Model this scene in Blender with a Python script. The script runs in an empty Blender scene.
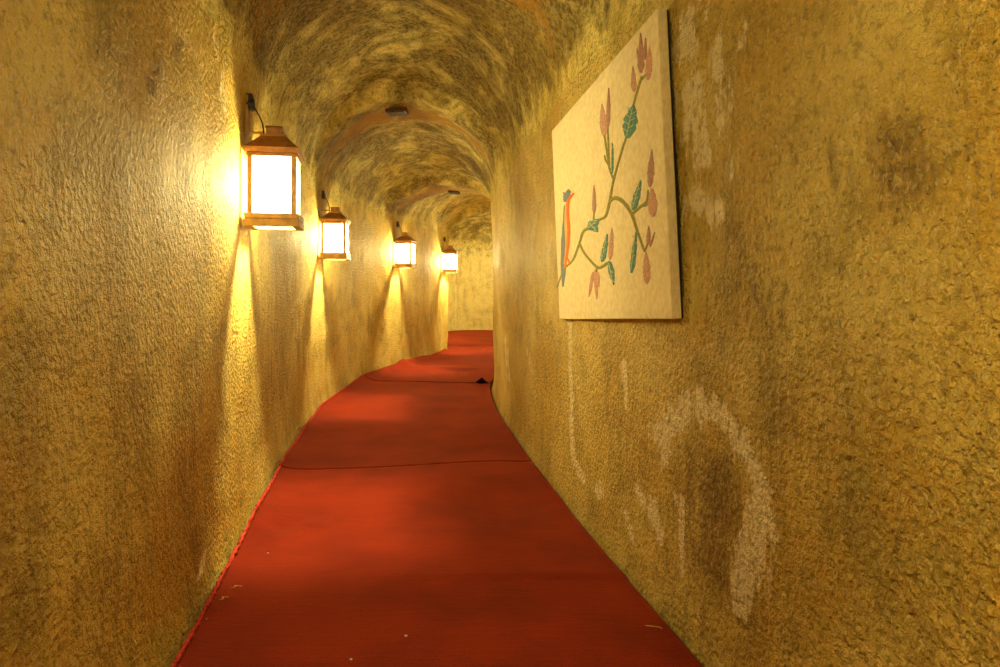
import bpy, bmesh, math, random
import numpy as np
from mathutils import Vector, Matrix
R = random.Random(7)
C = bpy.context.scene.collection
F, HZ, CAMH = 666.7, 289.0, 1.05      # focal length (px), horizon row, camera height

# ------------------------------------------------------------------ helpers
def link(name, me, mat=None, parent=None):
    o = bpy.data.objects.new(name, me)
    C.objects.link(o)
    if mat: me.materials.append(mat)
    if parent: o.parent = parent
    return o
def tag(o, label=None, cat=None, group=None, kind=None):
    if label: o['label'] = label
    if cat: o['category'] = cat
    if group: o['group'] = group
    if kind: o['kind'] = kind
    return o
def obj(name, bm, mat, parent=None, smooth=False, bevel=0):
    me = bpy.data.meshes.new(name)
    bmesh.ops.recalc_face_normals(bm, faces=bm.faces)
    bm.to_mesh(me); bm.free()
    if smooth: me.shade_smooth()
    o = link(name, me, mat, parent)
    if bevel:
        m = o.modifiers.new('bevel', 'BEVEL'); m.width = bevel; m.segments = 2; m.limit_method = 'ANGLE'
    return o
def box(bm, c, s):
    r = bmesh.ops.create_cube(bm, size=1.0)
    for v in r['verts']:
        v.co = Vector((c[0]+v.co.x*s[0], c[1]+v.co.y*s[1], c[2]+v.co.z*s[2]))
def frustum(bm, z0, z1, w0, w1):
    vs = []
    for z, w in ((z0, w0), (z1, w1)):
        for sx, sy in ((-1,-1),(1,-1),(1,1),(-1,1)):
            vs.append(bm.verts.new((sx*w, sy*w, z)))
    bm.faces.new(vs[0:4][::-1]); bm.faces.new(vs[4:8])
    for i in range(4):
        j = (i+1) % 4
        bm.faces.new((vs[i], vs[j], vs[4+j], vs[4+i]))
def tube(bm, pts, r, seg=8):
    pts = [Vector(p) for p in pts]; rings = []
    for i, p in enumerate(pts):
        t = (pts[min(i+1, len(pts)-1)] - pts[max(i-1, 0)]).normalized()
        a = t.cross(Vector((0, 0, 1)))
        if a.length < .05: a = t.cross(Vector((1, 0, 0)))
        a.normalize(); b = t.cross(a)
        rr = r[i] if isinstance(r, (list, tuple)) else r
        rings.append([bm.verts.new(p + rr*(math.cos(k*2*math.pi/seg)*a + math.sin(k*2*math.pi/seg)*b)) for k in range(seg)])
    for A, B in zip(rings, rings[1:]):
        for k in range(seg):
            bm.faces.new((A[k], A[(k+1) % seg], B[(k+1) % seg], B[k]))
    bm.faces.new(rings[0][::-1]); bm.faces.new(rings[-1])
def grid_mesh(name, P, mat, attrs=None, parent=None, flip=False):
    n, m = P.shape[:2]
    idx = np.arange(n*m).reshape(n, m)
    a, b, c, d = idx[:-1,:-1].ravel(), idx[1:,:-1].ravel(), idx[1:,1:].ravel(), idx[:-1,1:].ravel()
    q = np.stack([a, d, c, b] if flip else [a, b, c, d], 1)
    me = bpy.data.meshes.new(name)
    me.from_pydata(P.reshape(-1, 3).tolist(), [], q.tolist())
    me.shade_smooth()
    for k, v in (attrs or {}).items():
        at = me.attributes.new(k, 'FLOAT', 'POINT')
        at.data.foreach_set('value', np.ascontiguousarray(v, dtype=np.float32).ravel())
    return link(name, me, mat, parent)

# value noise on arrays of points
def _h(ix, iy, iz, seed):
    n = (ix*374761393 + iy*668265263 + iz*2147483647 + seed*1274126177) & 0xffffffff
    n = ((n ^ (n >> 13))*1274126177) & 0xffffffff
    return ((n ^ (n >> 16)) & 0xffff)/65535.0*2-1
def noise(P, scale, seed=0):
    Q = P*scale; I = np.floor(Q).astype(np.int64); f = Q-I; f = f*f*(3-2*f); out = 0
    for dx in (0, 1):
        for dy in (0, 1):
            for dz in (0, 1):
                w = (f[...,0] if dx else 1-f[...,0])*(f[...,1] if dy else 1-f[...,1])*(f[...,2] if dz else 1-f[...,2])
                out = out + w*_h(I[...,0]+dx, I[...,1]+dy, I[...,2]+dz, seed)
    return out
def sstep(a, b, x):
    t = np.clip((x-a)/(b-a), 0, 1); return t*t*(3-2*t)

# ------------------------------------------------------------------ materials
def new_mat(name):
    m = bpy.data.materials.new(name); m.use_nodes = True
    nt = m.node_tree; nt.nodes.clear()
    out = nt.nodes.new('ShaderNodeOutputMaterial')
    b = nt.nodes.new('ShaderNodeBsdfPrincipled')
    nt.links.new(b.outputs[0], out.inputs[0])
    return m, nt, b, out
class G:      # tiny node-graph helper
    def __init__(s, nt): s.nt = nt
    def n(s, t, **kw):
        x = s.nt.nodes.new(t)
        for k, v in kw.items(): setattr(x, k, v)
        return x
    def put(s, sock, v):
        if isinstance(v, bpy.types.NodeSocket): s.nt.links.new(v, sock)
        else: sock.default_value = v
    def math(s, op, a, b=0.0, c=None, clamp=False):
        x = s.n('ShaderNodeMath', operation=op, use_clamp=clamp)
        s.put(x.inputs[0], a); s.put(x.inputs[1], b)
        if c is not None: s.put(x.inputs[2], c)
        return x.outputs[0]
    def noise(s, vec, scale, detail=4, rough=.55, dist=0.0):
        x = s.n('ShaderNodeTexNoise'); s.put(x.inputs['Vector'], vec)
        x.inputs['Scale'].default_value = scale; x.inputs['Detail'].default_value = detail
        x.inputs['Roughness'].default_value = rough; x.inputs['Distortion'].default_value = dist
        return x.outputs['Fac']
    def vor(s, vec, scale, feature='SMOOTH_F1'):
        x = s.n('ShaderNodeTexVoronoi', feature=feature); s.put(x.inputs['Vector'], vec)
        x.inputs['Scale'].default_value = scale
        return x.outputs['Distance']
    def scale(s, vec, v):
        x = s.n('ShaderNodeMapping'); s.put(x.inputs['Vector'], vec); x.inputs['Scale'].default_value = v
        return x.outputs[0]
    def ramp(s, f, a, b, va=0.0, vb=1.0):
        x = s.n('ShaderNodeMapRange', interpolation_type='SMOOTHSTEP')
        s.put(x.inputs[0], f)
        for i, v in enumerate((a, b, va, vb)): x.inputs[1+i].default_value = v
        return x.outputs[0]
    def mix(s, f, a, b):
        x = s.n('ShaderNodeMix', data_type='RGBA'); s.put(x.inputs[0], f)
        s.put(x.inputs[6], (*a, 1) if isinstance(a, tuple) else a); s.put(x.inputs[7], (*b, 1) if isinstance(b, tuple) else b)
        return x.outputs[2]
    def attr(s, name):
        x = s.n('ShaderNodeAttribute', attribute_name=name); return x.outputs['Fac']
    def bump(s, h, strength, dist, prev=None):
        x = s.n('ShaderNodeBump'); x.inputs['Strength'].default_value = strength
        x.inputs['Distance'].default_value = dist; s.put(x.inputs['Height'], h)
        if prev is not None: s.put(x.inputs['Normal'], prev)
        return x.outputs[0]

def plaster(name, grime=.0, base=(.83,.635,.165), ochre=(.62,.385,.048), streak=.6, dabs=.0, grain=1.35, rough=.68, spec=.2, glint=.2):
    m, nt, b, out = new_mat(name); g = G(nt)
    P = g.n('ShaderNodeNewGeometry').outputs['Position']
    stre = g.scale(P, (5.5, 5.5, .75))
    big = g.noise(P, 1.3, 5, .6)
    mid = g.noise(P, 5.0, 6, .65, .4)
    st = g.noise(stre, 1.6, 6, .68)
    fine = g.noise(P, 40, 4, .6)
    col = g.mix(g.ramp(big, .38, .66), base, ochre)
    col = g.mix(g.math('MULTIPLY', g.ramp(mid, .47, .68), g.ramp(big, .35, .62, .45, .95)), col, (.45,.32,.05))
    col = g.mix(g.math('MULTIPLY', g.attr('far_light_tint'), g.ramp(mid, .35, .75, .95, .55)), col, (.93,.84,.40))  # brightening painted into the plaster past the corner
    # mildew streaks running down
    s2 = g.math('MULTIPLY', g.ramp(st, .48, .70), g.ramp(big, .36, .60, .35, .9))
    s2 = g.math('MULTIPLY', s2, g.ramp(mid, .30, .62, .3, 1))
    col = g.mix(g.math('MULTIPLY', s2, streak), col, (.24,.165,.03))
    if dabs:
        col = g.mix(g.math('MULTIPLY', g.ramp(g.noise(P, 17, 7, .75), .47, .68), .75*dabs), col, (.22,.14,.025))
    # grime of the vault (blotches + brushed arcs)
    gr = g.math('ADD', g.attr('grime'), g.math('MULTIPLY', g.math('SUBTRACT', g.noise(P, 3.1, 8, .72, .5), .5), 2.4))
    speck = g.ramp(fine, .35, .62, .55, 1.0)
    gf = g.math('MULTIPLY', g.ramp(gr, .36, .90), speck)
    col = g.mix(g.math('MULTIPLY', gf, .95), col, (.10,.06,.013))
    # orange stain
    orr = g.math('ADD', g.attr('rust'), g.math('MULTIPLY', g.math('SUBTRACT', g.noise(P, 6, 5, .6), .5), .9))
    orr = g.math('SUBTRACT', orr, g.math('MULTIPLY', g.ramp(g.noise(P, 15, 7, .75), .42, .66), .6))
    col = g.mix(g.ramp(orr, .25, .95, 0, .8), col, (.42,.205,.015))
    # dark stains and broader darker areas
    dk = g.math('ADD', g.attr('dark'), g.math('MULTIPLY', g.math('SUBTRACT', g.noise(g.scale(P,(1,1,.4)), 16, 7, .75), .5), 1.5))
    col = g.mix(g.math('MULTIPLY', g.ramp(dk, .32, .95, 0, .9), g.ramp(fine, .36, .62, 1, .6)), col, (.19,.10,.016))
    # pale efflorescence with crisp ragged edge
    pl = g.math('ADD', g.attr('pale'), g.math('MULTIPLY', g.math('SUBTRACT', g.noise(g.scale(P,(1,1,.35)), 20, 7, .75), .5), 2.0))
    pm = g.ramp(pl, .46, .72, 0, .92)
    col = g.mix(pm, col, (.97,.84,.50))
    col = g.mix(g.ramp(fine, .30, .50, .5, 0), col, (.26,.155,.03))
    fk = g.noise(g.scale(P, (1, 1, .7)), 62, 3, .7, .6)
    col = g.mix(g.ramp(fk, .52, .66, 0, glint), col, (.95,.80,.33))  # pale specks painted as highlights on the lumps
    nt.links.new(col, b.inputs['Base Color'])
    b.inputs['Roughness'].default_value = rough
    b.inputs['Specular IOR Level'].default_value = spec
    h1 = g.vor(P, 55); h2 = g.noise(P, 75, 3, .6, .3); h3 = g.noise(P, 18, 4, .6)
    n = g.bump(h3, .15, .012)
    n = g.bump(g.math('ADD', g.math('MULTIPLY', h1, -.55), h2), 1.0*grain, .013, n)
    n = g.bump(g.noise(P, 210, 2, .5), .35*grain, .0015, n)
    nt.links.new(n, b.inputs['Normal'])
    return m
def simple(name, col, rough=.5, metal=0.0, var=.25, sc=30, bump=.0, bs=80, bd=.001):
    m, nt, b, out = new_mat(name); g = G(nt)
    P = g.n('ShaderNodeTexCoord').outputs['Object']
    f = g.noise(P, sc, 4)
    c = g.mix(g.ramp(f, .35, .65), tuple(x*(1-var) for x in col), tuple(min(1, x*(1+var)) for x in col))
    nt.links.new(c, b.inputs['Base Color'])
    b.inputs['Roughness'].default_value = rough; b.inputs['Metallic'].default_value = metal
    if bump:
        nt.links.new(g.bump(g.noise(P, bs, 3), bump, bd), b.inputs['Normal'])
    return m
def carpet_mat():
    m, nt, b, out = new_mat('red_carpet_pile'); g = G(nt)
    P = g.n('ShaderNodeNewGeometry').outputs['Position']
    a = g.noise(P, 2.2, 5, .6); f = g.noise(P, 260, 2, .6); w = g.noise(g.scale(P, (1.2, 9, 1)), 6, 5, .65)
    col = g.mix(g.ramp(a, .35, .68), (.28,.020,.004), (.17,.010,.003))
    col = g.mix(g.ramp(w, .5, .75, 0, .4), col, (.14,.008,.003))
    col = g.mix(g.ramp(f, .4, .65, .35, 0), col, (.09,.005,.002))
    nt.links.new(col, b.inputs['Base Color'])
    b.inputs['Roughness'].default_value = .95; b.inputs['Specular IOR Level'].default_value = .08
    b.inputs['Sheen Weight'].default_value = .25; b.inputs['Sheen Roughness'].default_value = .5
    b.inputs['Sheen Tint'].default_value = (1,.25,.1,1)
    n = g.bump(w, .25, .01); n = g.bump(g.noise(P, 170, 3, .7), .7, .004, n)
    nt.links.new(n, b.inputs['Normal'])
    return m
def canvas_mat():
    m, nt, b, out = new_mat('stretched_linen'); g = G(nt)
    P = g.n('ShaderNodeTexCoord').outputs['Object']
    wx = g.noise(g.scale(P, (260, 40, 40)), 1, 2); wz = g.noise(g.scale(P, (40, 40, 260)), 1, 2)
    w = g.math('ADD', wx, wz)
    col = g.mix(g.ramp(w, .8, 1.2), (.74,.63,.38), (.86,.75,.49))
    col = g.mix(g.ramp(g.noise(P, 4, 5), .5, .8, 0, .35), col, (.66,.54,.31))
    nt.links.new(col, b.inputs['Base Color'])
    b.inputs['Roughness'].default_value = .85; b.inputs['Specular IOR Level'].default_value = .2
    nt.links.new(g.bump(w, .5, .0012), b.inputs['Normal'])
    return m
def glass_mat():
    m = bpy.data.materials.new('lit_frosted_glass'); m.use_nodes = True
    nt = m.node_tree; nt.nodes.clear(); g = G(nt)
    out = g.n('ShaderNodeOutputMaterial')
    e = g.n('ShaderNodeEmission'); e.inputs[0].default_value = (1,.92,.50,1); e.inputs[1].default_value = PANE_E
    t = g.n('ShaderNodeBsdfTransparent'); t.inputs[0].default_value = (1,.97,.9,1)
    mx = g.n('ShaderNodeMixShader'); mx.inputs[0].default_value = .45
    nt.links.new(t.outputs[0], mx.inputs[1]); nt.links.new(e.outputs[0], mx.inputs[2]); nt.links.new(mx.outputs[0], out.inputs[0])
    return m
def bulb_mat():
    m = bpy.data.materials.new('glowing_bulb'); m.use_nodes = True
    nt = m.node_tree; nt.nodes.clear(); g = G(nt)
    out = g.n('ShaderNodeOutputMaterial')
    e = g.n('ShaderNodeEmission'); e.inputs[0].default_value = (1,.86,.40,1); e.inputs[1].default_value = BULB_E
    nt.links.new(e.outputs[0], out.inputs[0])
    return m
PANE_E, BULB_E = 7.0, 1500.0
M = dict(wall=plaster('stucco_wall_plaster'), flaky=plaster('flaky_wall_plaster', grain=2.1, spec=.3, rough=.5, glint=.30), vault=plaster('vault_plaster', glint=.12, base=(.84,.72,.25), ochre=(.62,.46,.10), grain=1.4, streak=.25, dabs=1.0, rough=.75, spec=.12),
         carpet=carpet_mat(), canvas=canvas_mat(), glass=glass_mat(), bulb=bulb_mat(),
         copper=simple('brown_lantern_metal', (.34,.155,.05), .42, .35, .2, 25),
         tan=simple('tan_lantern_metal', (.46,.27,.09), .45, .2, .2, 25),
         black=simple('black_rubber', (.02,.017,.012), .5),
         concrete=simple('dusty_concrete', (.12,.09,.06), .9, 0, .3, 8, .5, 60, .004),
         stem=simple('olive_thread', (.28,.26,.05), .8, 0, .35, 200, .6, 500, .001),
         teal=simple('teal_thread', (.10,.26,.23), .8, 0, .5, 220, .6, 500, .001),
         vein=simple('cream_thread', (.62,.58,.30), .8, 0, .1, 200),
         pink=simple('dusty_pink_thread', (.56,.31,.22), .8, 0, .3, 220, .6, 500, .001),
         plum=simple('plum_thread', (.42,.23,.18), .8, 0, .3, 220, .6, 500, .001),
         orange=simple('orange_thread', (.95,.16,.01), .7, 0, .1, 200, .5, 500, .001),
         blue=simple('slate_blue_thread', (.17,.21,.27), .8, 0, .4, 240, .6, 500, .001),
         gold=simple('gold_thread', (.75,.50,.08), .8, 0, .2, 200),
         plate=simple('rusty_dark_metal', (.09,.045,.02), .6, .5, .4, 40, .3),
         lint=simple('white_lint', (.8,.75,.6), .9),
         thread=simple('loose_red_yarn', (.5,.03,.012), .95, 0, .3, 150))

# ------------------------------------------------------------------ tunnel path
#        L.x   L.y    R.x   R.y    spring rise
K = [(-.02,-3.5,  1.48,-3.24, 2.00,.68), (-.616,0,   .864,.26,  2.00,.68), (-.785,1.0, .687,1.26, 2.00,.68),
     (-.945,1.95, .52,2.20,   2.00,.68), (-1.12,2.86, .36,3.12, 1.98,.64), (-1.345,4.10, .18,4.30, 1.96,.64),
     (-1.555,5.64, .02,5.60,   1.86,.69), (-1.56,7.00,-.06,6.90, 1.92,.50), (-1.49,7.70,-.03,7.50, 1.93,.42),
     (-1.36,8.36, .10,8.20,   1.93,.36), (-1.12,9.80, .33,9.50, 1.95,.42), (-.91,11.2, .56,10.8,  1.93,.43),
     (-1.15,11.75,.78,11.5,   2.0,.50), (-1.50,13.3, .93,12.4,  2.05,.52), (-1.45,15.2, 1.05,13.0, 2.05,.55),
     (-.9,16.15,  1.25,13.6,  2.05,.55), (.25,16.45, 1.7,14.15,  2.05,.55), (1.7,16.5,  2.35,14.6, 2.05,.55), (4.2,16.5, 4.2,14.9, 2.05,.55)]
K = np.array(K)
Cn = (K[:, :2]+K[:, 2:4])/2
S = np.concatenate([[0], np.cumsum(np.linalg.norm(np.diff(Cn, axis=0), axis=1))])
def keys_at(s):
    s = np.asarray(s, float)
    T = np.zeros_like(K)
    T[1:-1] = (K[2:]-K[:-2])/(S[2:]-S[:-2])[:, None]; T[0] = (K[1]-K[0])/(S[1]-S[0]); T[-1] = (K[-1]-K[-2])/(S[-1]-S[-2])
    T[11] *= .35
    i = np.clip(np.searchsorted(S, s, side='right')-1, 0, len(S)-2)
    h = (S[i+1]-S[i])[..., None]; t = ((s-S[i])/(S[i+1]-S[i]))[..., None]
    return ((2*t**3-3*t**2+1)*K[i] + (t**3-2*t**2+t)*h*T[i] + (-2*t**3+3*t**2)*K[i+1] + (t**3-t**2)*h*T[i+1])
RING = [S[4]-2.78*2, S[4]-2.78, S[4], S[6], S[9], S[11]]
s_end = S[-1]
sa = np.concatenate([np.arange(0, S[2]-.3, .06), np.arange(S[2]-.3, S[8], .022), np.arange(S[8], s_end, .04), [s_end]])

def bay(s):
    """height added to the vault between the ribs, and pinch of the walls at each rib"""
    up = np.full_like(s, .16); pin = np.zeros_like(s)
    for i, r in enumerate(RING):
        w0 = .27 if i < 5 else .13
        d = np.abs(s-r)
        up = np.minimum(up, .16*(.62*sstep(w0, w0+.13, d)+.38*sstep(w0, w0+1.0, d)))
        pin = np.maximum(pin, 1-sstep(w0*.6, w0+.35, d))
    lip = 1-sstep(.07, .13, np.abs(s-RING[5]))
    return up, pin, lip
NW, NV = 96, 110
def section(sv):
    kk = keys_at(sv); L = kk[:, 0:2]; Rr = kk[:, 2:4]; zs = kk[:, 4]; rise = kk[:, 5]
    up, pin, lip = bay(sv)
    n, tot = len(sv), NW+NV+NW+1
    ctr = (L+Rr)/2; ax = (Rr-L)/2; w = np.linalg.norm(ax, axis=1); ax = ax/w[:, None]
    P = np.zeros((n, tot, 3))
    z = np.linspace(0, 1, NW+1)[None, :]*zs[:, None]
    lean = .035*(z/zs[:, None])**2 + .028*np.exp(-z/.09)
    ang = np.linspace(0, math.pi, NV+1)[None, :]
    off = lean + (pin*.022)[:, None]*sstep(.2, 1.6, z) + .05*lip[:, None]*sstep(-.1, .3, z)
    xl = -w[:, None]+off-.030*(z/zs[:, None])**.5
    xr = w[:, None]-off
    wl, wr = -xl[:, -1:], xr[:, -1:]
    cx = (wr-wl)/2-np.cos(ang)*(wl+wr)/2
    cz = zs[:, None] + np.sin(ang)*(rise+up-.04*lip)[:, None]
    # soften the spring so that wall and vault flow together
    X = np.concatenate([xl, cx[:, 1:-1], xr[:, ::-1]], 1); Z = np.concatenate([z, cz[:, 1:-1], z[:, ::-1]], 1)
    P[..., 0] = ctr[:, None, 0] + X*ax[:, None, 0]
    P[..., 1] = ctr[:, None, 1] + X*ax[:, None, 1]
    P[..., 2] = Z
    return P
P = section(sa)
du = np.gradient(P, axis=0); dv = np.gradient(P, axis=1)
N = np.cross(du, dv); N /= np.linalg.norm(N, axis=2)[..., None]+1e-9
vm = np.zeros(P.shape[1]); vm[NW:NW+NV+1] = np.sin(np.linspace(0, math.pi, NV+1))
disp = .011*noise(P, 1.7, 1) + .006*noise(P, 5, 2) + .0018*noise(P, 14, 3)
disp = disp + vm[None, :]*(.022*noise(P, 2.2, 5)+.012*noise(P, 6, 6))
inner = N*disp[..., None]
P = P+inner*np.clip(P[..., 2:3]/.15+.15, 0, 1)

# stains and toned areas -------------------------------------------------------------
def on_right(px, py):
    d = .91/((px-500)/F+.177); return d, CAMH+(HZ-py)*d/F, d*d/607.
def on_left(px, py):
    d = 411./(387-px); return d, CAMH+(HZ-py)*d/F, d*d/411.
def stain_tone_field(Y, Z, caps, conv):
    out = np.zeros_like(Y)
    for (x0, y0, r0, x1, y1, r1, a) in caps:
        Y0, Z0, k0 = conv(x0, y0); Y1, Z1, k1 = conv(x1, y1)
        d0 = Y0/F
        for t in np.linspace(0, 1, max(2, int(math.hypot(x1-x0, y1-y0)/max(3, min(r0, r1)*.5)))):
            y, z, k = Y0+(Y1-Y0)*t, Z0+(Z1-Z0)*t, k0+(k1-k0)*t
            r = r0+(r1-r0)*t
            q = np.sqrt(((Y-y)/(k*r))**2+((Z-z)/(y/F*r))**2)
            out = np.maximum(out, a*np.clip(1.15-.65*q, 0, 1))
    return out
PALE_R = [(572,320,3,574,455,3,.9),(574,455,4,582,476,7,.85),(626,362,4,629,412,3,.8),(601,484,5,598,494,6,.85),
          (496,340,5,500,380,4,.6),(523,350,4,528,372,3,.6),
          (705,400,20,672,425,15,.85),(660,425,8,664,450,5,.8),(668,425,10,665,470,5,.75),(652,430,4,652,440,3,.8),
          (710,405,20,738,430,15,.85),(738,435,12,762,478,15,.92),(762,478,15,762,525,17,.92),(762,525,15,748,575,17,.95),(748,575,14,742,612,9,.9),
          (640,490,6,662,530,7,.85),(628,508,3,637,540,5,.8),(683,500,7,686,580,3,.85),(655,500,5,662,540,5,.75),
          (697,20,22,700,50,18,.72),(725,45,12,728,75,13,.8),(702,90,20,708,160,18,.72),(732,90,11,735,125,12,.75),(760,25,8,752,45,7,.55),
          (735,150,14,733,175,15,.65),(700,200,22,722,210,18,.7),(690,110,10,690,200,8,.5)]
DARK_R = [(740,230,24,775,330,30,.62),(700,230,10,720,340,18,.5),(640,350,20,600,520,26,.3),(820,360,30,800,520,30,.35),(610,420,40,700,600,50,.50),(700,360,30,800,560,40,.42),(520,330,16,560,430,20,.35),(860,300,60,900,560,60,.28),(905,140,30,908,180,36,.95),(900,200,18,905,215,20,.7),(838,140,5,842,182,7,.85),(722,470,22,716,560,30,.95),(695,455,20,690,520,22,.7),
          (770,330,20,762,420,22,.5),(800,385,15,790,470,16,.40),(712,85,6,707,100,5,.7),(780,170,4,779,200,4,.6),(720,600,26,800,640,22,.55),
          (640,600,18,760,660,26,.55),(560,500,12,640,610,15,.5),(505,405,8,560,490,10,.45),(820,590,20,830,630,15,.45),(990,60,8,985,90,8,.5),
          (535,250,10,530,330,10,.3),(900,300,12,870,420,12,.22)]
RUST_R = [(625,420,12,650,450,10,.75),(560,400,8,640,500,12,.35),(690,590,20,640,560,12,.6),(760,620,20,800,655,25,.4),(905,160,50,905,210,50,.45)]
PALE_L = [(204,560,6,200,575,4,.75),(172,20,10,200,60,10,.5),(215,30,12,225,110,10,.55),(160,60,5,162,100,5,.5),(300,300,6,305,340,5,.4)]
DARK_L = [(158,60,7,150,90,8,.8),(130,60,6,128,75,6,.6),(182,40,9,178,55,8,.75),(185,110,14,200,230,18,.5),(190,420,26,195,600,22,.62),(130,400,40,140,580,55,.55),(40,430,40,30,620,50,.45),(205,260,14,200,400,20,.6),(225,330,14,230,470,14,.6),(60,500,40,60,640,40,.35),  # stains, plus darker bands and areas low on the wall
          (225,420,14,215,560,16,.55),(100,620,20,160,640,20,.4),(285,330,12,295,430,12,.6),(75,60,12,90,110,10,.3),(240,300,5,236,440,6,.4)]
def make_attrs(lo, hi, side):
    p = P[:, lo:hi]; Y, Z = p[..., 1], p[..., 2]; n = p.shape
    pale = np.zeros(n[:2]); dark = np.zeros(n[:2]); rust = np.zeros(n[:2]); grime = np.zeros(n[:2])
    mask = (Y > .5) & (Y < 8.2) & (sa[:, None] < S[9])
    if side == 'right':
        pale = stain_tone_field(Y, Z, PALE_R, on_right)*mask; dark = stain_tone_field(Y, Z, DARK_R, on_right)*mask; rust = stain_tone_field(Y, Z, RUST_R, on_right)*mask
    elif side == 'left':
        pale = stain_tone_field(Y, Z, PALE_L, on_left)*mask; dark = stain_tone_field(Y, Z, DARK_L, on_left)*mask
    zz = Z
    ring = np.zeros(len(sa))
    for r in RING[2:5]: ring = np.maximum(ring, np.exp(-((sa-r-.05)/.22)**2))
    if side == 'vault':
        v = vm[None, lo:hi]
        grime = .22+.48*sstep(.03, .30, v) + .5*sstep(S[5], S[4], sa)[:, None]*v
        grime = grime*(1-.35*sstep(S[9], S[11], sa)[:, None])
        rust = ring[:, None]*(.45+.75*v)
    else:
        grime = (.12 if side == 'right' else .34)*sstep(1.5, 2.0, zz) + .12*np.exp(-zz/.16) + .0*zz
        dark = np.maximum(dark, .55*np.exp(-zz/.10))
        rust = rust+ring[:, None]*.3*sstep(1.5, 2.0, zz)
    grime[:] = np.where(sa[:, None] > S[11]+.3, grime+.25*sstep(1.75, 2.1, zz), grime)
    far_light_tint = sstep(S[11]+.1, S[11]+.5, sa)[:, None]*np.ones(n[:2])*(.9 if side != 'vault' else .25)  # far end brightened by colour, in place of stronger lamplight
    return dict(far_light_tint=far_light_tint, pale=pale, dark=dark, rust=rust, grime=grime)
a, b_ = NW+1, NW+NV
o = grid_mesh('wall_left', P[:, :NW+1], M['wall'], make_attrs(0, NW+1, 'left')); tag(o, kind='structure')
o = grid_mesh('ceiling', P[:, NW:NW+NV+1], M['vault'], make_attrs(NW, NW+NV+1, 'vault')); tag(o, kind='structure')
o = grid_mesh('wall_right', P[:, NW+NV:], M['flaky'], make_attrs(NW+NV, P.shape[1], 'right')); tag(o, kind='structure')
# closing walls beyond both bends (plastered like the rest)
for nm, i in (('wall_back', 0), ('wall_far', -1)):
    bm = bmesh.new()
    vs = [bm.verts.new(p) for p in P[i]]
    bm.faces.new(vs)
    tag(obj(nm, bm, M['wall']), kind='structure')
# concrete floor slab under the carpet
kk = keys_at(sa)
fl = np.zeros((len(sa), 2, 3)); ax = kk[:, 2:4]-kk[:, 0:2]
fl[:, 0, :2] = kk[:, 0:2]-ax*.03; fl[:, 1, :2] = kk[:, 2:4]+ax*.03
fl[..., 2] = -.002
o = grid_mesh('floor', fl, M['concrete']); tag(o, kind='structure')

# ------------------------------------------------------------------ carpet
NU = 90
def s_of_y(y):   # arc position whose centre line has this depth
    t = np.linspace(0, S[13], 3000); k = keys_at(t); yc = (k[:, 1]+k[:, 3])/2
    return float(t[np.argmin(np.abs(yc-y))])
SC0 = s_of_y(2.36)
def carpet_points(s, u):
    """s,u arrays -> points of carpet top"""
    k = keys_at(s); L = k[..., 0:2]; Rr = k[..., 2:4]
    w = np.linalg.norm(Rr-L, axis=-1)
    ul = (.042)/w; ur = 1-(.042)/w
    uu = ul+(ur-ul)*u
    xy = L+(Rr-L)*uu[..., None]
    dl, dr = uu*w, (1-uu)*w
    Q = np.concatenate([xy, np.zeros_like(xy[..., :1])], -1)
    wide = noise(Q, .9, 11)
    hl = .035+.075*np.exp(-((s-S[8]-.5)/1.6)**2)+.012*noise(Q*np.array([0, 1, 0]), 2.3, 12)
    hr = .014+.006*noise(Q*np.array([0, 1, 0]), 3, 13)
    z = .014+.010*(1+noise(Q*np.array([.35, 1, 0]), 1.9, 14))*sstep(0, .4, dl)*sstep(0, .25, dr)+.006*(1+wide)
    z = z-.016*np.exp(-((Q[..., 0]+.93)/.07)**2-((Q[..., 1]-2.9)/.09)**2)+.012*np.exp(-((Q[..., 0]+.84)/.06)**2-((Q[..., 1]-2.9)/.09)**2)
    z = z+hl*np.exp(-(dl-.034)/.085)+hr*np.exp(-(dr-.034)/.04)
    # trodden hollow near the left edge, rucks across
    z = z+.022*np.exp(-((s-S[9]-.25)/.16)**2)+.03*np.exp(-((s-S[11]-.9)/.2)**2)+.03*np.exp(-((s-S[10]-.9)/.2)**2)
    cr = s-(SC0-.22*(uu-.5))
    z = z+.007*sstep(.15, .8, uu)*np.where(cr > 0, np.exp(-cr/.10), np.exp(np.minimum(cr, 0)/.006))
    Q[..., 2] = z
    return Q
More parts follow.
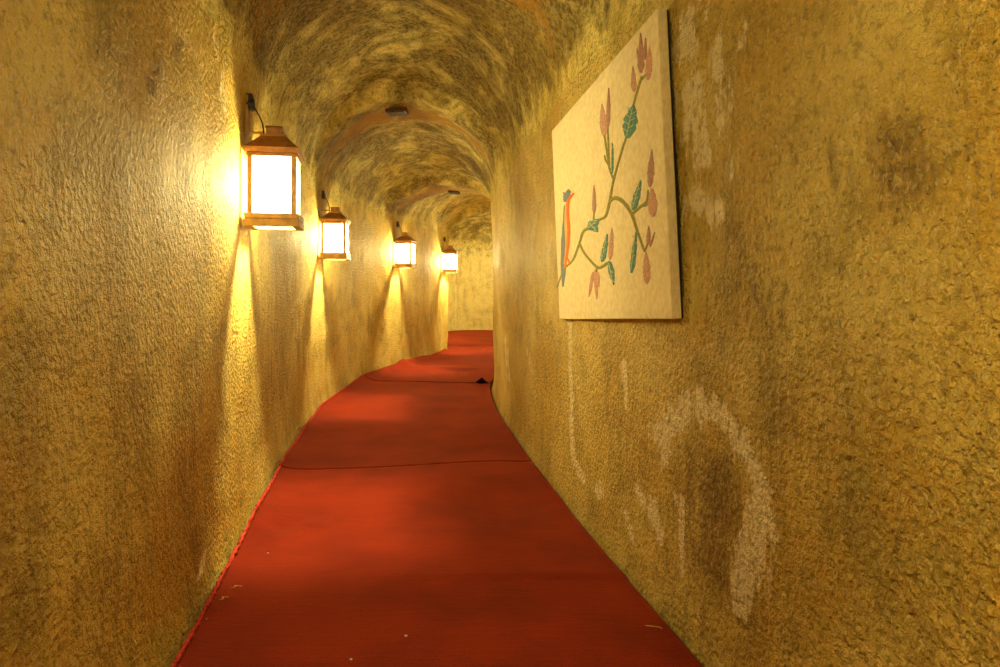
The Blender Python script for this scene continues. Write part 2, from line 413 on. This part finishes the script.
def carpet_piece(s0, s1, label, tilt0=0., tilt1=0., lift=None, fringe=False, raise_edge=.0):
    n = max(8, int((s1-s0)/.025))
    v = np.linspace(0, 1, n)[:, None]; u = np.linspace(0, 1, NU+1)[None, :]
    wob0 = .012*np.sin(u*9+s0)+tilt0*(u-.5); wob1 = .012*np.sin(u*9+s1)+tilt1*(u-.5)
    s = (s0+wob0)*(1-v)+(s1+wob1)*v
    Q = carpet_points(s, np.broadcast_to(u, s.shape))
    if raise_edge: Q[..., 2] += raise_edge*np.exp(-(s-s0-wob0)/.05)
    if lift is not None:
        uc, uw, hh, dd = lift
        tri = np.clip(1-np.abs(u-uc)/uw, 0, 1)
        Q[..., 2] += hh*tri*np.exp(-((s-s0)/dd)**2)
        Q[..., 1] += .5*hh*tri*np.exp(-((s-s0)/dd)**2)
    th = .009
    bot = Q.copy(); bot[..., 2] -= th
    nn, mm = Q.shape[:2]
    verts = np.concatenate([Q.reshape(-1, 3), bot.reshape(-1, 3)]); off = nn*mm
    idx = np.arange(off).reshape(nn, mm); f = []
    A, B, C_, D = idx[:-1,:-1].ravel(), idx[:-1,1:].ravel(), idx[1:,1:].ravel(), idx[1:,:-1].ravel()
    f += np.stack([A, B, C_, D], 1).tolist(); f += (np.stack([D, C_, B, A], 1)+off).tolist()
    rim = list(idx[0])+list(idx[1:, -1])+list(idx[-1, ::-1][1:])+list(idx[::-1, 0][1:-1])
    for i in range(len(rim)):
        p, q = int(rim[i]), int(rim[(i+1) % len(rim)]); f.append([p, p+off, q+off, q])
    me = bpy.data.meshes.new('red_carpet'); me.from_pydata(verts.tolist(), [], f); me.shade_smooth()
    o = link('red_carpet', me, M['carpet'])
    tag(o, label, 'carpet', 'lengths of red carpet laid end to end down the tunnel')
    if fringe:
        bm = bmesh.new(); pts = []; rad = []
        for i in range(0, nn):
            for q in range(2):
                p = Q[i, 0]*(1-q*.5)+Q[min(i+1, nn-1), 0]*(q*.5)
                pts.append((p[0]+.006+R.uniform(-.003, .003), p[1], p[2]+.002+R.uniform(-.004, .004))); rad.append(R.uniform(.0045, .0095))
        tube(bm, pts, rad, 7)
        for i in range(0, nn, 1):            # tufts of cut pile along the raw edge
            p = Vector(Q[i, 0])
            if R.random() < .6:
                a_ = R.uniform(-1, 1); ln = R.uniform(.008, .02)
                tube(bm, [p, p+Vector((.5*ln, a_*ln*.5, ln*.6)), p+Vector((ln, a_*ln, ln*.35))], [.003, .0022, .0012], 5)
        obj('frayed_edge', bm, M['thread'], o, smooth=True)
    return o
c0, c1, c2, c3, c4 = s_of_y(2.36), s_of_y(3.85), s_of_y(7.25), s_of_y(11.3), s_end-.05
g_ = .0025
carpet_piece(s_of_y(-1.5), c1-g_, 'nearest stretch of red carpet, from the bottom of the picture to the first cross seam', fringe=True)
carpet_piece(c1+g_, c2-g_, 'long middle red carpet stretch ending at the lifted black triangular flap', fringe=True, raise_edge=.002)
carpet_piece(c2+g_*.5, c3-g_, 'red carpet stretch curling up the left wall just beyond the lifted flap', lift=(.93, .05, .06, .14), raise_edge=.006)
carpet_piece(c3+g_, c4, 'farthest red carpet stretch reaching the end wall beyond the last lantern')
# loose threads
def carpet_z(x, y):
    sy = s_of_y(y); k = keys_at(np.array([sy]))[0]
    u = (x-k[0])/(k[2]-k[0]); return float(carpet_points(np.array([sy]), np.array([u]))[0, 2])
def ground(px, py):
    d = F*(CAMH-.03)/(py-HZ); return (px-500)*d/F, d
for (px, py, dx, dy, lab) in [(222,590,.025,.02,'short loose red yarn at the left carpet edge, farther of two'),(210,603,.015,.025,'short loose red yarn at the left carpet edge, nearer of two'),
                          (672,628,-.05,.02,'loose red yarn curled beside the foot of the right wall near the bottom')]:
    x, y = ground(px, py); x += .03 if px < 400 else -.03
    bm = bmesh.new(); z = carpet_z(x, y)
    tube(bm, [(x+dx*t+.008*math.sin(t*7), y+dy*t, carpet_z(x+dx*t, y)+.003+.004*math.sin(t*3.1)) for t in np.linspace(0, 1, 9)], .0011, 6)
    tag(obj('loose_thread', bm, M['gold'], smooth=True), lab.replace('red ', 'pale '), 'thread', 'loose yarn ends on the carpet')
for (px, py, lab) in [(406,636,'white lint crumb at centre of the nearest carpet, close to picture bottom'),(351,660,'white lint crumb on the nearest carpet at the very bottom left of centre'),
                      (268,553,'white lint crumb beside the hollow near the left carpet edge'),(206,623,'white lint crumb near the left wall foot at the bottom')]:
    x, y = ground(px, py); bm = bmesh.new()
    bmesh.ops.create_icosphere(bm, subdivisions=2, radius=.0035)
    z = carpet_z(x, y)
    for v in bm.verts: v.co = Vector((v.co.x*R.uniform(.8, 1.5)+x, v.co.y*R.uniform(.8, 1.3)+y, v.co.z*.6+z+.0018))
    tag(obj('lint_crumb', bm, M['lint'], smooth=True), lab, 'lint', 'white crumbs on the carpet')

# ------------------------------------------------------------------ lanterns
def make_lantern():
    root = bpy.data.objects.new('wall_lantern', None); C.objects.link(root)
    # local: wall at x = -.128, +x into the corridor, +y along it, z=0 underside of base
    H = .115
    bm = bmesh.new()                      # open base ring, two steps
    def ring(z0, z1, w, wi):
        for sx in (-1, 1):
            box(bm, (sx*(w+wi)/2, 0, (z0+z1)/2), (w-wi, 2*w, z1-z0))
            box(bm, (0, sx*(w+wi)/2, (z0+z1)/2), (2*wi, w-wi, z1-z0))
    ring(0, .026, H, .082); ring(.026, .033, H-.007, .082); ring(.033, .056, H-.002, .082)
    obj('base_ring', bm, M['tan'], root, bevel=.0015)
    for sx in (-1, 1):
        for sy in (-1, 1):
            bm = bmesh.new(); box(bm, (sx*.091, sy*.091, .056+.1235), (.021, .021, .247))
            obj('corner_post', bm, M['tan'], root, bevel=.0015)
    for (cx, cy, w, d) in ((0,-.092,.166,.004),(0,.092,.166,.004),(.092,0,.004,.166),(-.092,0,.004,.166)):
        bm = bmesh.new(); box(bm, (cx, cy, .0565+.1225), (w, d, .244))
        obj('glass_pane', bm, M['glass'], root)
    bm = bmesh.new(); z = .303            # fascia with a groove, then the hipped roof
    frustum(bm, z, z+.013, .104, .108); frustum(bm, z+.013, z+.017, .099, .099); frustum(bm, z+.017, z+.036, .112, .116)
    obj('fascia', bm, M['copper'], root, bevel=.001)
    bm = bmesh.new(); frustum(bm, z+.036, z+.040, .118, .118); frustum(bm, z+.040, z+.098, .112, .052); frustum(bm, z+.098, z+.106, .056, .056)
    rf = obj('roof', bm, M['copper'], root, bevel=.001)
    bm = bmesh.new(); frustum(bm, z+.106, z+.138, .034, .034); frustum(bm, z+.138, z+.147, .038, .036)
    obj('roof_cap', bm, M['copper'], rf, bevel=.001)
    bm = bmesh.new()
    bmesh.ops.create_uvsphere(bm, u_segments=16, v_segments=12, radius=.028)
    for v in bm.verts: v.co.z = v.co.z*1.25 + .185
    bl = obj('bulb', bm, M['bulb'], root, smooth=True)
    bm = bmesh.new(); tube(bm, [(0,0,.215), (0,0,.303)], .015, 12); obj('bulb_socket', bm, M['tan'], root, smooth=False)
    bm = bmesh.new()                      # strap to the wall, above the roof
    box(bm, (-.119, 0, .50), (.016, .05, .17)); box(bm, (-.085, 0, .425), (.075, .022, .008))
    tag(obj('wall_bracket', bm, M['tan'], root, bevel=.001), 'tan metal strap fixing lantern to wall')
    bm = bmesh.new(); tube(bm, [(-.118,0,.548),(-.088,0,.548)], .026, 16); box(bm, (-.106,0,.578), (.024,.04,.03))
    box(bm, (-.098, 0, .53), (.014, .05, .014))
    tag(obj('cable_box', bm, M['black'], root, bevel=.001), 'black cable connector box')
    bm = bmesh.new(); pts = []
    for t in np.linspace(0, 1, 24):
        pts.append((-.09+.05*t**2+.022*math.sin(t*math.pi), .02*math.sin(t*6), .54-.145*t))
    tube(bm, pts, .003, 6)
    tag(obj('power_cable', bm, M['black'], root, smooth=True), 'thin black cable')
    return root
def dup(root):
    r = root.copy(); C.objects.link(r)
    for ch in [c for c in bpy.data.objects if c.parent == root]:
        c = ch.copy(); C.objects.link(c); c.parent = r
        for g2 in [q for q in bpy.data.objects if q.parent == ch]:
            d = g2.copy(); C.objects.link(d); d.parent = c
    return r
def wall_at(side, y, z):
    k = keys_at(sa); col = 2 if side == 'R' else 0      # 'X': left-hand wall found by its x beyond the bend
    i = int(np.argmin(np.abs(k[:, 0]-y)+9*(k[:, 1] < 15))) if side == 'X' else int(np.argmin(np.abs(k[:, col+1]-y)))
    prof = P[i, NW+NV:] if side == 'R' else P[i, :NW+1]
    j = int(np.argmin(np.abs(prof[:, 2]-z)))
    t = k[min(i+12, len(k)-1), col:col+2]-k[max(i-12, 0), col:col+2]
    return Vector(prof[j]), Vector((t[0], t[1], 0)).normalized()
lan0 = make_lantern()
LANT = [('L', 2.955, 1.322, 'nearest and largest lit lantern on the left wall, brown hipped roof over glowing panes'),
        ('L', 5.75, 1.303, 'second lit lantern from the front on the left wall, under the nearer orange-stained arch'),
        ('L', 8.46, 1.315, 'third lit lantern from the front on the left wall, before the wall bends right'),
        ('L', 10.98, 1.315, 'farthest and smallest lit lantern, on the left wall corner before the end wall'),
        ('L', -.02, 1.303, 'unseen lit lantern added on the left wall level with the viewer, just outside the frame'),  # out of frame, added to light the near walls
        ('L', 13.5, 1.32, 'unseen lit lantern added on the left wall behind the corner with the farthest visible lantern'),  # this and those below: added out of sight to brighten the end wall
        ('R', 12.3, 1.32, 'unseen lit lantern added round the bend, nearest on the right wall'),
        ('X', .60, 1.32, 'unseen lit lantern added round the bend, on the end wall itself'),
        ('R', 13.9, 1.32, 'unseen lit lantern added round the bend, farther along the right wall')]
for i, (side, y, z, lab) in enumerate(LANT):
    o = lan0 if i == 0 else dup(lan0)
    p, t = wall_at(side, y, z+.2)
    nrm = Vector((t.y, -t.x, 0)) if side != 'R' else Vector((-t.y, t.x, 0))
    o.location = p+nrm*.124; o.location.z = z
    o.rotation_euler = (0, 0, math.atan2(nrm.y, nrm.x))
    tag(o, lab, 'lantern', 'lanterns along the tunnel walls')

# ------------------------------------------------------------------ little plates on the ribs
for y, u, w, lab in ((5.62, .47, .17, 'larger dark rusty rectangular plate on the nearer orange-stained arch'),
                     (8.42, .52, .13, 'small dark rusty plate on the farther orange-stained arch')):
    k = keys_at(sa); yc = (k[:, 1]+k[:, 3])/2; i = int(np.argmin(np.abs(yc-y)+(sa > S[11])*9))
    j = NW+int(u*NV); c = Vector(P[i, j])
    tx = (Vector(P[i, j+2])-Vector(P[i, j-2])).normalized(); ty = Vector((0, 1, 0)); ty = (ty-tx*ty.dot(tx)).normalized(); tz = tx.cross(ty)
    if tz.z > 0: tz = -tz
    bm = bmesh.new(); box(bm, (0, 0, 0), (w, .15, .03))
    for k2 in range(4): box(bm, (0, -.054+.036*k2, .018), (w*.82, .014, .008))
    for sx in (-1, 1): box(bm, (sx*w*.46, 0, .018), (.008, .02, .008))
    o = obj('ceiling_vent', bm, M['plate'], bevel=.002)
    o.matrix_world = Matrix((( tx.x, ty.x, tz.x, c.x+tz.x*.012), (tx.y, ty.y, tz.y, c.y+tz.y*.012), (tx.z, ty.z, tz.z, c.z+tz.z*.012), (0, 0, 0, 1)))
    tag(o, lab, 'vent')

# ------------------------------------------------------------------ stretched canvas with embroidered branch and bird
A_ = Vector((.288, 3.26, .902)); B_ = Vector((.503, 1.96, .962))      # lower far and lower near front corners
ex = (B_-A_).normalized()
up_ = Vector((-.030, -.0053, 1)); up_ = (up_-ex*up_.dot(ex)).normalized()
nz = ex.cross(up_)
if nz.x > 0: nz = -nz
W_, H_ = (B_-A_).length, .932
pic = bpy.data.objects.new('canvas_picture', None); C.objects.link(pic)
pic.matrix_world = Matrix(((ex.x, up_.x, nz.x, A_.x), (ex.y, up_.y, nz.y, A_.y), (ex.z, up_.z, nz.z, A_.z), (0, 0, 0, 1)))
tag(pic, 'stretched cream canvas on the right wall embroidered with a bird on a flowering branch', 'picture')
# local: x along from far to near edge, y up, z out of the wall
def uv(px, py):
    c = Vector((0, 0, CAMH)); r = Vector(((px-500)/F, 1, (HZ-py)/F))
    t = (A_-c).dot(nz)/r.dot(nz); p = c+r*t-A_
    return p.dot(ex), p.dot(up_)
th = .034
bm = bmesh.new()
nx, ny = 40, 28
def cv(i, j, z):
    x, y = W_*i/nx, H_*j/ny
    e = min(i, nx-i, j, ny-j)
    return bm.verts.new((x, y, z-(.003 if e == 0 else 0)-.0016*math.sin(math.pi*i/nx)*math.sin(math.pi*j/ny)))
top = [[cv(i, j, 0) for j in range(ny+1)] for i in range(nx+1)]
bot = [[bm.verts.new((W_*i/nx, H_*j/ny, -th)) for j in range(ny+1)] for i in range(nx+1)]
for i in range(nx):
    for j in range(ny):
        bm.faces.new((top[i][j], top[i+1][j], top[i+1][j+1], top[i][j+1])); bm.faces.new((bot[i][j+1], bot[i+1][j+1], bot[i+1][j], bot[i][j]))
for i in range(nx):
    bm.faces.new((bot[i][0], bot[i+1][0], top[i+1][0], top[i][0])); bm.faces.new((top[i][ny], top[i+1][ny], bot[i+1][ny], bot[i][ny]))
for j in range(ny):
    bm.faces.new((top[0][j], top[0][j+1], bot[0][j+1], bot[0][j])); bm.faces.new((bot[nx][j], bot[nx][j+1], top[nx][j+1], top[nx][j]))
cvs = obj('canvas', bm, M['canvas'], pic, bevel=.003)
bm = bmesh.new()
for (x0, x1, y0, y1) in ((.004,.055,.0,H_-.004),(W_-.055,W_-.001,.001,H_-.004),(.055,W_-.055,.001,.055),(.055,W_-.055,H_-.055,H_-.004)):
    box(bm, ((x0+x1)/2, (y0+y1)/2, -th-.0025), (x1-x0, y1-y0, .005))
obj('gap_shadow_frame', bm, M['black'], pic)  # black strips standing in for the shadow gap behind the canvas
def smooth_line(pts, n=8):
    out = []; p = [pts[0]]+list(pts)+[pts[-1]]
    for i in range(1, len(p)-2):
        for k in range(n):
            t = k/n; q = []
            for c in range(len(pts[0])):
                a0, a1, a2, a3 = p[i-1][c], p[i][c], p[i+1][c], p[i+2][c]
                q.append(.5*(2*a1+(a2-a0)*t+(2*a0-5*a1+4*a2-a3)*t*t+(-a0+3*a1-3*a2+a3)*t**3))
            out.append(tuple(q))
    out.append(tuple(pts[-1])); return out
def ribbon(bm, pts, z=.0):
    """embroidered line: (px,py,halfwidth px horizontally); low cushion profile"""
    L = smooth_line(pts); prev = None
    for i, (x, y, w) in enumerate(L):
        a, b2 = L[max(i-1, 0)], L[min(i+1, len(L)-1)]
        t = Vector((b2[0]-a[0], b2[1]-a[1])).normalized(); n = Vector((-t.y, t.x))*w*R.uniform(.9, 1.1)
        r = [bm.verts.new((*uv(x+n.x*q, y+n.y*q), zz+z)) for q, zz in ((-1, -.001), (-.6, .0017), (.0, .0024), (.6, .0017), (1, -.001))]
        if prev:
            for k in range(4): bm.faces.new((prev[k], prev[k+1], r[k+1], r[k]))
        prev = r
def petal(bm, x0, y0, x1, y1, w, z=.0, sharp=1.0):
    """leaf/petal from base (x0,y0) to tip (x1,y1) in photo px, w = full width px (horizontal)"""
    a, b2 = Vector((x0, y0)), Vector((x1, y1)); t = b2-a
    n = Vector((-t.y, t.x)).normalized(); hw = w/2; prev = None
    for i in range(15):
        q = i/14; ww = hw*(math.sin(math.pi*min(1, q*.96+.02)**(.75))**.8)*(1-.35*q*sharp)*(1+R.uniform(-.16, .16))
        if i == 14: ww = hw*.04
        c = a+t*q
        r = [bm.verts.new((*uv(c.x+n.x*ww*k, c.y+n.y*ww*k), zz+z)) for k, zz in ((-1, -.001), (-.7, .0018), (0, .003), (.7, .0018), (1, -.001))]
        if prev:
            for k in range(4): bm.faces.new((prev[k], prev[k+1], r[k+1], r[k]))
        prev = r
bm = bmesh.new()
ribbon(bm, [(557,287.5,.8),(564.4,269,1),(572.8,260,1.1),(579.3,243,1.2),(583.6,231,1.5),(592,227,1.5),(599,220,1.3),(605.6,215.6,1.4),(609.5,201,1.4),(613.5,180,1.1),(622,149.5,1.1),(626.7,135,1.1),(634,103,1.2),(638,89,1.4),(642,76,1.2)])
ribbon(bm, [(613,179,1),(608.8,166,.9),(606.5,150,.9),(604,134,.9)]); ribbon(bm, [(609,166,.8),(608.5,148,.8),(607.5,126,.8)])
ribbon(bm, [(609,166,.7),(605.5,160,.8),(604.5,155,.5)])
ribbon(bm, [(609.5,202,1.3),(614.7,198,1.9),(623,202,1.9),(631.5,214.4,1.7),(637.5,232,1.4),(644.7,252,1.3)])
ribbon(bm, [(631.5,214,1.7),(640,207,1.6),(647,201,1.6),(648,190,1)]); ribbon(bm, [(642,206,1.4),(650,204,1.2)])
ribbon(bm, [(579.3,243,1.2),(584.8,254,1.2),(596.8,267,1.4),(603,266,1.6),(608,262,1.3)]); ribbon(bm, [(597,267,1),(596,272,1)])
ribbon(bm, [(593,226,.9),(594,212,.7)]); ribbon(bm, [(642,80,.9),(646,74,1)]); ribbon(bm, [(644.5,252,.9),(648,243,.8)])
obj('branch', bm, M['stem'], pic, smooth=True)
def sprig(name, mats_petals, lab=None):
    first = None
    for m, pl in mats_petals:
        bm = bmesh.new()
        for p_ in pl: petal(bm, *p_)
        o = obj(name if first is None else name+'_petal', bm, M[m], pic if first is None else first, smooth=True)
        if first is None: first = o
    if lab: first['label'] = lab
    return first
sprig('blossom', [('pink', [(634,92,633,66,7),(648,80,650,46,9),(641,72,637,48,5)]), ('plum', [(641,73,641,33,8,.001),(645,60,646,38,4,.001)])], 'large pink blossom at the top of the branch')
sprig('blossom', [('pink', [(604,136,602,104,8,0,.3)]), ('plum', [(608,128,609,88,5,.001)])])
sprig('blossom', [('plum', [(650,187,652,149,8,0,.6)]), ('pink', [(653,217,652,188,9,.001,-.5),(651,205,651,190,7)])])
sprig('blossom', [('pink', [(647,284,646,251,8,0,-.4)]), ('plum', [(648,245,649,226,6),(650,247,655,232,3)])])
sprig('blossom', [('plum', [(594,213,594,185,5)])])
sprig('blossom', [('pink', [(610,260,612,228,5.5,0,.4)])])
sprig('blossom', [('pink', [(595,270,597,299,4.5,0,-.4),(593,272,589,297,4,.0,.2),(598,272,599,287,3)])])
def leaf(x0, y0, x1, y1, w, veins=5, sharp=.6):
    bm = bmesh.new(); petal(bm, x0, y0, x1, y1, w, 0, sharp); lf = obj('leaf', bm, M['teal'], pic, smooth=True)
    bm = bmesh.new()
    ribbon(bm, [(x0+(x1-x0)*.08, y0+(y1-y0)*.08, .35), (x0+(x1-x0)*.9, y0+(y1-y0)*.9, .3)], .0018)
    for k in range(veins):
        q = .2+.6*k/max(1, veins-1); xx, yy = x0+(x1-x0)*q, y0+(y1-y0)*q; sg = 1 if k % 2 else -1
        ribbon(bm, [(xx, yy, .35), (xx+sg*w*.34, yy+(y1-y0)*.09, .3)], .0018)
    obj('vein', bm, M['vein'], lf, smooth=True)
leaf(627,138,634,104,15,7,.1); leaf(633,210,641,180,8.5); leaf(602,262,607.5,234,6.5); leaf(609,261,614,285,7,4); leaf(631.5,273,636.5,231,6.5); leaf(612,174,612.5,143,3.2,2)
leaf(588,229,599,219,10,3,.2); leaf(589,222,598,232,9,3,.2)
# bird
bm = bmesh.new()
petal(bm, 563, 286, 564.5, 205, 6, 0, .1); petal(bm, 563, 287, 563, 262, 3)
body = obj('bird', bm, M['blue'], pic, smooth=True); body['label'] = 'slate blue and orange bird perched at the lower left of the branch'
bm = bmesh.new()
ribbon(bm, [(574,193,.9),(571,197,1.1),(568.5,201,1.5),(567.8,212,1.5),(568.8,230,1.6),(567.8,247,1.5),(565,268,.9)], .002)
ribbon(bm, [(567.5,258,.6),(569.5,262,.8),(569.5,264,.5)], .002)
obj('bird_breast', bm, M['orange'], body, smooth=True)
bm = bmesh.new(); ribbon(bm, [(566,203,.7),(565.5,225,.9),(566.3,245,.8),(564.5,264,.5)], .001); obj('wing_stripe', bm, M['gold'], body, smooth=True)
bm = bmesh.new(); petal(bm, 565, 202, 569, 189, 7, .001, -.3); petal(bm, 566, 196, 563, 192, 2.5); petal(bm, 567, 196, 570.5, 191, 3); obj('bird_head', bm, M['blue'], body, smooth=True)

# ------------------------------------------------------------------ world, camera
w = bpy.data.worlds.new('world'); bpy.context.scene.world = w; w.use_nodes = True
w.node_tree.nodes['Background'].inputs[0].default_value = (0, 0, 0, 1)
cam = bpy.data.cameras.new('camera'); co = bpy.data.objects.new('camera', cam); C.objects.link(co)
co.location = (0, 0, CAMH); co.rotation_euler = (math.pi/2, 0, 0)
cam.lens = 24; cam.sensor_width = 36; cam.shift_y = (HZ-333.5)/1000; cam.clip_start = .02
sc = bpy.context.scene; sc.camera = co
sc.view_settings.view_transform = 'Standard'; sc.view_settings.look = 'None'; sc.view_settings.gamma = 1
sc.view_settings.use_curve_mapping = False; sc.view_settings.exposure = 1.62
sc.cycles.max_bounces = 10; sc.cycles.diffuse_bounces = 6; sc.cycles.transparent_max_bounces = 12
sc.cycles.sample_clamp_indirect = 6; sc.cycles.use_denoising = True
